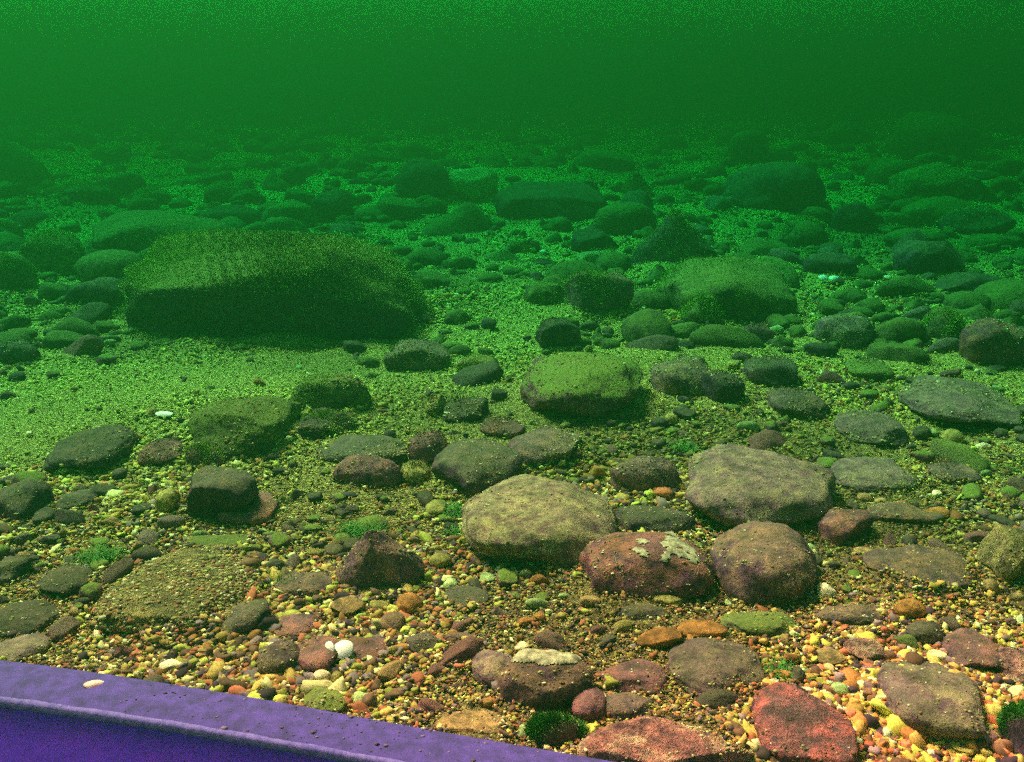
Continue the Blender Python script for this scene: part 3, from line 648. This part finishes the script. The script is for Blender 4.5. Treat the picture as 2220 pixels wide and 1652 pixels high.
tuft(1160, 1030, 30, 0.030, 0.008, 'thin dark algae stems behind the top of the pale speckled boulder', 0.5)
tuft(1485, 985, 220, 0.022, 0.016, 'green algae at the left shoulder of the large reddish grey boulder', 0.8)

# ------------------------------------------------------------------ scattered cobbles and pebbles, one object each
OC = np.array(occupied)
def free(x, y, r, k=0.75):
    OCa = np.array(occupied); return (np.hypot(OCa[:, 0] - x, OCa[:, 1] - y) > (OCa[:, 2] + r) * k).all()
protos = []
for i in range(14):
    kd = ['round', 'flat', 'angular', 'wedge', 'boulder', 'angular', 'peak'][i % 7]; V, T = stone_shape(4, 900 + 13 * i, kd)
    protos.append(mesh_np('stone', V * (1, 0.8, 0.55 if kd != 'flat' else 0.38) , T))
cache = {}
def proto(i, mt):
    if (i, mt) not in cache:
        me = protos[i].copy(); me.materials.clear(); me.materials.append(M[mt]); cache[(i, mt)] = me
    return cache[(i, mt)]
words = {'brown': 'brown', 'red': 'red brown', 'dark': 'dark', 'mossy': 'mossy green', 'grey': 'grey', 'pale': 'pale', 'yellow': 'yellowish', 'orange': 'orange', 'tan': 'tan', 'white': 'whitish', 'green': 'pale green'}
main = [l for l in landmarks if l[2] > 0.035]
used = {}
def loose(kindname, x, y, r, mt, noun):
    i = random.randrange(len(protos)); o = bpy.data.objects.new(kindname, proto(i, mt)); col.objects.link(o)
    z = zg(x, y); o.location = (x, y, z + r * random.uniform(-0.12, 0.12)); o.scale = (r * random.uniform(0.9, 1.25), r * random.uniform(0.65, 1.0), r * random.uniform(0.8, 1.3))
    o.rotation_euler = (random.gauss(0, 0.25), random.gauss(0, 0.25), random.uniform(0, 6.28))
    lx, ly, la, ll = min(main, key=lambda l: math.hypot(l[0] - x, l[1] - y) - l[2])
    dx, dy = x - lx, y - ly
    side = ('right of' if dx > 0 else 'left of') if abs(dx) > abs(dy) * 0.8 else ('behind' if dy > 0 else 'in front of')
    short = ' '.join(ll.split()[:9]); cut = [' with', ' just', ' behind', ' in front', ' right', ' left', ' at the', ' between', ' above', ' below', ' near', ' on the', ' cut', ' in the', ' directly', ' touching', ' alone', ' high', ' leaning', ' half', ' beneath', ' smothered', ' under', ' beside']
    for c_ in cut:
        k = ll.find(c_)
        if 8 < k: short = ll[:k] if len(ll[:k]) < len(short) else short
    size = 'sizeable' if r > (0.05 if noun == 'cobble' else 0.014) else 'small'
    lab = f"{size} {words[mt]} {noun} lying {side} the {short}"
    k = used.get(lab, 0); used[lab] = k + 1
    o['label'] = ' '.join(lab.split()[:16]); o['category'] = noun
    o['group'] = f"{noun}s lying {side} the {short}"
    occupied.append((x, y, r * 0.9))
cnt = 0; tries = 0
while cnt < 210 and tries < 30000:
    tries += 1
    u = random.uniform(-120, 2340); v = 826 + (random.random() ** 0.9) * 780 if random.random() < 0.35 else random.uniform(215, 830)
    x, y = hit(u, v); d = math.hypot(x, y)
    if y > 14 or (930 < u < 1110 and 400 < v < 480): continue
    r = random.choice((0.022, 0.03, 0.04, 0.055, 0.075)) * (0.7 + 0.22 * d) * random.uniform(0.8, 1.2)
    if d < 2.2: r = random.uniform(0.018, 0.034)
    if random.random() < bank(x, y) * 1.6: continue
    if not free(x, y, r, 0.85): continue
    if y < 1.15 and x < 0.2: continue
    loose('cobble', x, y, r, random.choices(['brown', 'red', 'dark', 'mossy', 'grey'], [3, 1.6 if d < 3 else 0.4, 3, 4 if d > 2.2 else 1, 2])[0], 'cobble'); cnt += 1
cnt = 0; tries = 0
while cnt < 230 and tries < 30000:
    tries += 1
    u = random.uniform(-60, 2280); v = random.uniform(760, 1652)
    x, y = hit(u, v); r = random.choice((0.006, 0.008, 0.010, 0.013, 0.018)) * random.uniform(0.8, 1.2)
    if not free(x, y, r, 0.9): continue
    pu, pv = project(np.array([[x, y, 0.0]]))
    if pv[0] > np.interp(pu[0], [p[0] for p in top_edge], [p[1] for p in top_edge]) - 18: continue
    loose('pebble', x, y, r, random.choices(['brown', 'red', 'tan', 'orange', 'yellow', 'grey', 'green', 'white'], [3.5, 2.5, 2.2, 1.6, 2.6, 1.5, 1.3, 0.9])[0], 'pebble'); cnt += 1

# gravel and silt banked up against the stones
COL = np.array([(l[0], l[1], l[2]) for l in landmarks if l[2] > 0.03] + [(o_.location.x, o_.location.y, o_.scale[0]) for o_ in col.objects if o_.get('category') == 'cobble' and o_.scale[0] < 0.5])
def collar(x, y):
    h = np.zeros(np.shape(x))
    for cx_, cy_, cr_ in COL:
        d_ = np.hypot(x - cx_, y - cy_) / cr_; h = np.maximum(h, np.where(d_ < 2.2, min(0.20 * cr_, 0.03) * np.exp(-((np.maximum(d_ - 0.75, 0)) / 0.42) ** 2), 0))
    return h * (0.6 + 0.5 * G3(np.stack([np.ravel(x), np.ravel(y)], 1)).reshape(np.shape(x)).clip(-1, 1))
BZ = BZ + collar(BX, BY)
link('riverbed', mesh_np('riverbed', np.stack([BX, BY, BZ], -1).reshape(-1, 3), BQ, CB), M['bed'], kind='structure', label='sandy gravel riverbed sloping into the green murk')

# ------------------------------------------------------------------ gravel (nobody could count it)
PAL = np.array([(0.15, 0.08, 0.06), (0.46, 0.33, 0.10), (0.42, 0.13, 0.08), (0.21, 0.15, 0.19), (0.78, 0.70, 0.36), (0.05, 0.025, 0.055), (0.42, 0.44, 0.09), (0.36, 0.17, 0.06)])
WT = np.array([0.19, 0.18, 0.12, 0.09, 0.10, 0.10, 0.13, 0.09]); WT /= WT.sum()
OCa = np.array([o_ for o_ in occupied if o_[2] > 0.012])
def gravel(name, n, vlo, vhi, smin, smed, sub, label, ulo=-500, uhi=2720, seed=3):
    g = np.random.default_rng(seed)
    u = g.uniform(ulo, uhi, n); v = g.uniform(vlo, vhi, n)
    a = (u - 1110) / F; b = (826 - v) / F; dz = -SP + b * CP; t_ = -CAM_H / dz
    x = a * t_; y = (CP + b * SP) * t_; d = np.hypot(x, y) + 0.2
    s = np.maximum(smed * np.exp(g.normal(0, 0.45, n)), smin * d / 983)
    # clusters: coarse and fine patches
    Pt = np.stack([x, y], 1); patch = Wave(6, 10, 31, 2)(Pt); s *= 1 + 0.4 * np.clip(patch, -1, 1)
    keep = np.ones(n, bool)
    for ox, oy, orr in OCa:
        near = np.hypot(x - ox, y - oy) < orr * 0.8
        keep &= ~near
    x, y, s, n = x[keep], y[keep], s[keep], int(keep.sum())
    z = zg(x, y) + collar(x, y)
    base, T = ico(sub); m_ = len(base)
    ci = g.choice(len(PAL), n, p=WT); C = PAL[ci] * g.uniform(0.6, 1.5, (n, 1))
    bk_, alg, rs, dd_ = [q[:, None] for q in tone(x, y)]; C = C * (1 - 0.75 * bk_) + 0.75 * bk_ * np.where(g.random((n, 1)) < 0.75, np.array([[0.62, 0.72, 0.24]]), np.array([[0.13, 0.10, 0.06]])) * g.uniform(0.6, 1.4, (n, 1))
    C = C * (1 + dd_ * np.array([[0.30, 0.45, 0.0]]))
    C = C * (1 - alg) + alg * np.array([[0.05, 0.055, 0.02]]) * g.uniform(0.5, 1.8, (n, 1))
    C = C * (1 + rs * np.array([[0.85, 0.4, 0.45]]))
    C = np.clip(C, 0, 0.85); out = np.empty((n, m_, 3), np.float32)
    sc3 = np.stack([s * g.uniform(0.8, 1.3, n), s * g.uniform(0.6, 1.0, n), s * g.uniform(0.25, 0.8, n)], 1)
    yaw = g.uniform(0, 6.28, n); tl = g.normal(0, 0.35, n); cy, sy = np.cos(yaw), np.sin(yaw); ct, stt = np.cos(tl), np.sin(tl)
    jit = 1 + g.normal(0, 0.15, (n, m_, 1))
    e_ = g.uniform(0.55, 1.05, (n, 1, 1)); P_ = np.sign(base)[None] * np.abs(base)[None] ** e_ * jit * sc3[:, None, :] * 0.5
    P_[..., 0] += P_[..., 1] * g.normal(0, 0.35, (n, 1)); P_[..., 2] += P_[..., 0] * g.normal(0, 0.2, (n, 1))
    X1 = P_[..., 0] * ct[:, None] - P_[..., 2] * stt[:, None]; Z1 = P_[..., 0] * stt[:, None] + P_[..., 2] * ct[:, None]
    out[..., 0] = X1 * cy[:, None] - P_[..., 1] * sy[:, None] + x[:, None]
    out[..., 1] = X1 * sy[:, None] + P_[..., 1] * cy[:, None] + y[:, None]
    out[..., 2] = Z1 + (z + s * 0.04)[:, None]
    TT = (T[None] + (np.arange(n) * m_)[:, None, None]).reshape(-1, 3)
    link(name, mesh_np(name, out.reshape(-1, 3), TT, np.repeat(C, m_, 0)), M['gravel'], kind='stuff', label=label)
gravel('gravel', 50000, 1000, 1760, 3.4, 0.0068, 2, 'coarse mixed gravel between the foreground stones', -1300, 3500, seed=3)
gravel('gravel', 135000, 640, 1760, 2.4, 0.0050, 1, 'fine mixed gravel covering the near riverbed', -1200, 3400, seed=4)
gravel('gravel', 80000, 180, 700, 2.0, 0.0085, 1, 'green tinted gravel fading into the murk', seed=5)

# ------------------------------------------------------------------ far rubble that reads as one mass
g = np.random.default_rng(77); Vs, Ts, k0 = [], [], 0
shapes = [stone_shape(3, 1500 + 9 * i, kd) for i, kd in enumerate(['round', 'angular', 'flat', 'peak', 'wedge', 'angular'])]
for _ in range(2600):
    u, v = g.uniform(-500, 2720), 200 + 560 * g.random() ** 1.3
    x, y = hit(u, v); d = math.hypot(x, y)
    if y > 22 or y < 2.6 or (940 < u < 1100 and 400 < v < 470): continue
    r = 0.016 * math.exp(g.normal(0.2, 0.55)) * (0.5 + 0.33 * d)
    if g.random() < bank(x, y) * 1.5 or (np.hypot(OCa[:, 0] - x, OCa[:, 1] - y) < OCa[:, 2] * 0.85 + r * 0.5).any(): continue
    V, T = shapes[g.integers(6)]; a_ = g.uniform(0, 6.28); W = V * (r * g.uniform(.9, 1.3), r * g.uniform(.6, 1), r * g.uniform(.45, .9))
    W = np.stack([W[:, 0] * math.cos(a_) - W[:, 1] * math.sin(a_), W[:, 0] * math.sin(a_) + W[:, 1] * math.cos(a_), W[:, 2]], 1) + (x, y, zg(x, y) + r * g.uniform(-.15, .2))
    Vs.append(W); Ts.append(T + k0); k0 += len(W)
link('rubble', mesh_np('rubble', np.concatenate(Vs), np.concatenate(Ts)), M['mossy'], kind='stuff', label='mossy rubble dissolving into the green distance')
OCb = np.array(occupied)
for mt_, n_, lab_ in (('topped', 700, 'small brown rubble wedged between the larger stones'), ('dark', 700, 'small dark rubble wedged between the larger stones')):
    Vs, Ts, k0 = [], [], 0
    for _ in range(n_):
        u, v = g.uniform(-700, 2900), g.uniform(620, 1330); x, y = hit(u, v); d = math.hypot(x, y); r = 0.0115 * math.exp(g.normal(0, 0.4)) * (0.55 + 0.28 * d)
        if g.random() < bank(x, y) * 1.5 or (np.hypot(OCb[:, 0] - x, OCb[:, 1] - y) < OCb[:, 2] * 0.9 + r * 0.4).any(): continue
        V, T = shapes[g.integers(6)]; a_ = g.uniform(0, 6.28); W = V * (r * g.uniform(.9, 1.4), r * g.uniform(.6, 1), r * g.uniform(.4, .8))
        W = np.stack([W[:, 0] * math.cos(a_) - W[:, 1] * math.sin(a_), W[:, 0] * math.sin(a_) + W[:, 1] * math.cos(a_), W[:, 2]], 1) + (x, y, zg(x, y) + r * g.uniform(-.1, .25))
        Vs.append(W); Ts.append(T + k0); k0 += len(W)
    link('rubble', mesh_np('rubble', np.concatenate(Vs), np.concatenate(Ts)), M[mt_], kind='stuff', label=lab_)

# ------------------------------------------------------------------ the murky water, one closed box of even density
bm = bmesh.new(); bmesh.ops.create_cube(bm, size=1)
for v_ in bm.verts: v_.co = (v_.co.x * 94, v_.co.y * 76 + 24, 2.20 if v_.co.z > 0 else -1.6)
me = bpy.data.meshes.new('haze'); bm.to_mesh(me); bm.free()
mw = bpy.data.materials.new('murky green water'); mw.use_nodes = True; t = mw.node_tree; t.nodes.clear()
out = t.nodes.new('ShaderNodeOutputMaterial'); pv = t.nodes.new('ShaderNodeVolumePrincipled'); t.links.new(pv.outputs[0], out.inputs['Volume'])
SIG_T = (1.05, 0.195, 0.36); SIG_S = (0.0008, 0.0205, 0.0064)
D = 1.0
cs = [s / D for s in SIG_S]; ab = [(1 - ((st_ - s) / D) / (1 - c)) ** 2 for st_, s, c in zip(SIG_T, SIG_S, cs)]
pv.inputs['Density'].default_value = D; pv.inputs['Color'].default_value = (*cs, 1); pv.inputs['Absorption Color'].default_value = (*ab, 1)
pv.inputs['Anisotropy'].default_value = 0.45
link('haze', me, mw, kind='stuff', label='murky green river water')
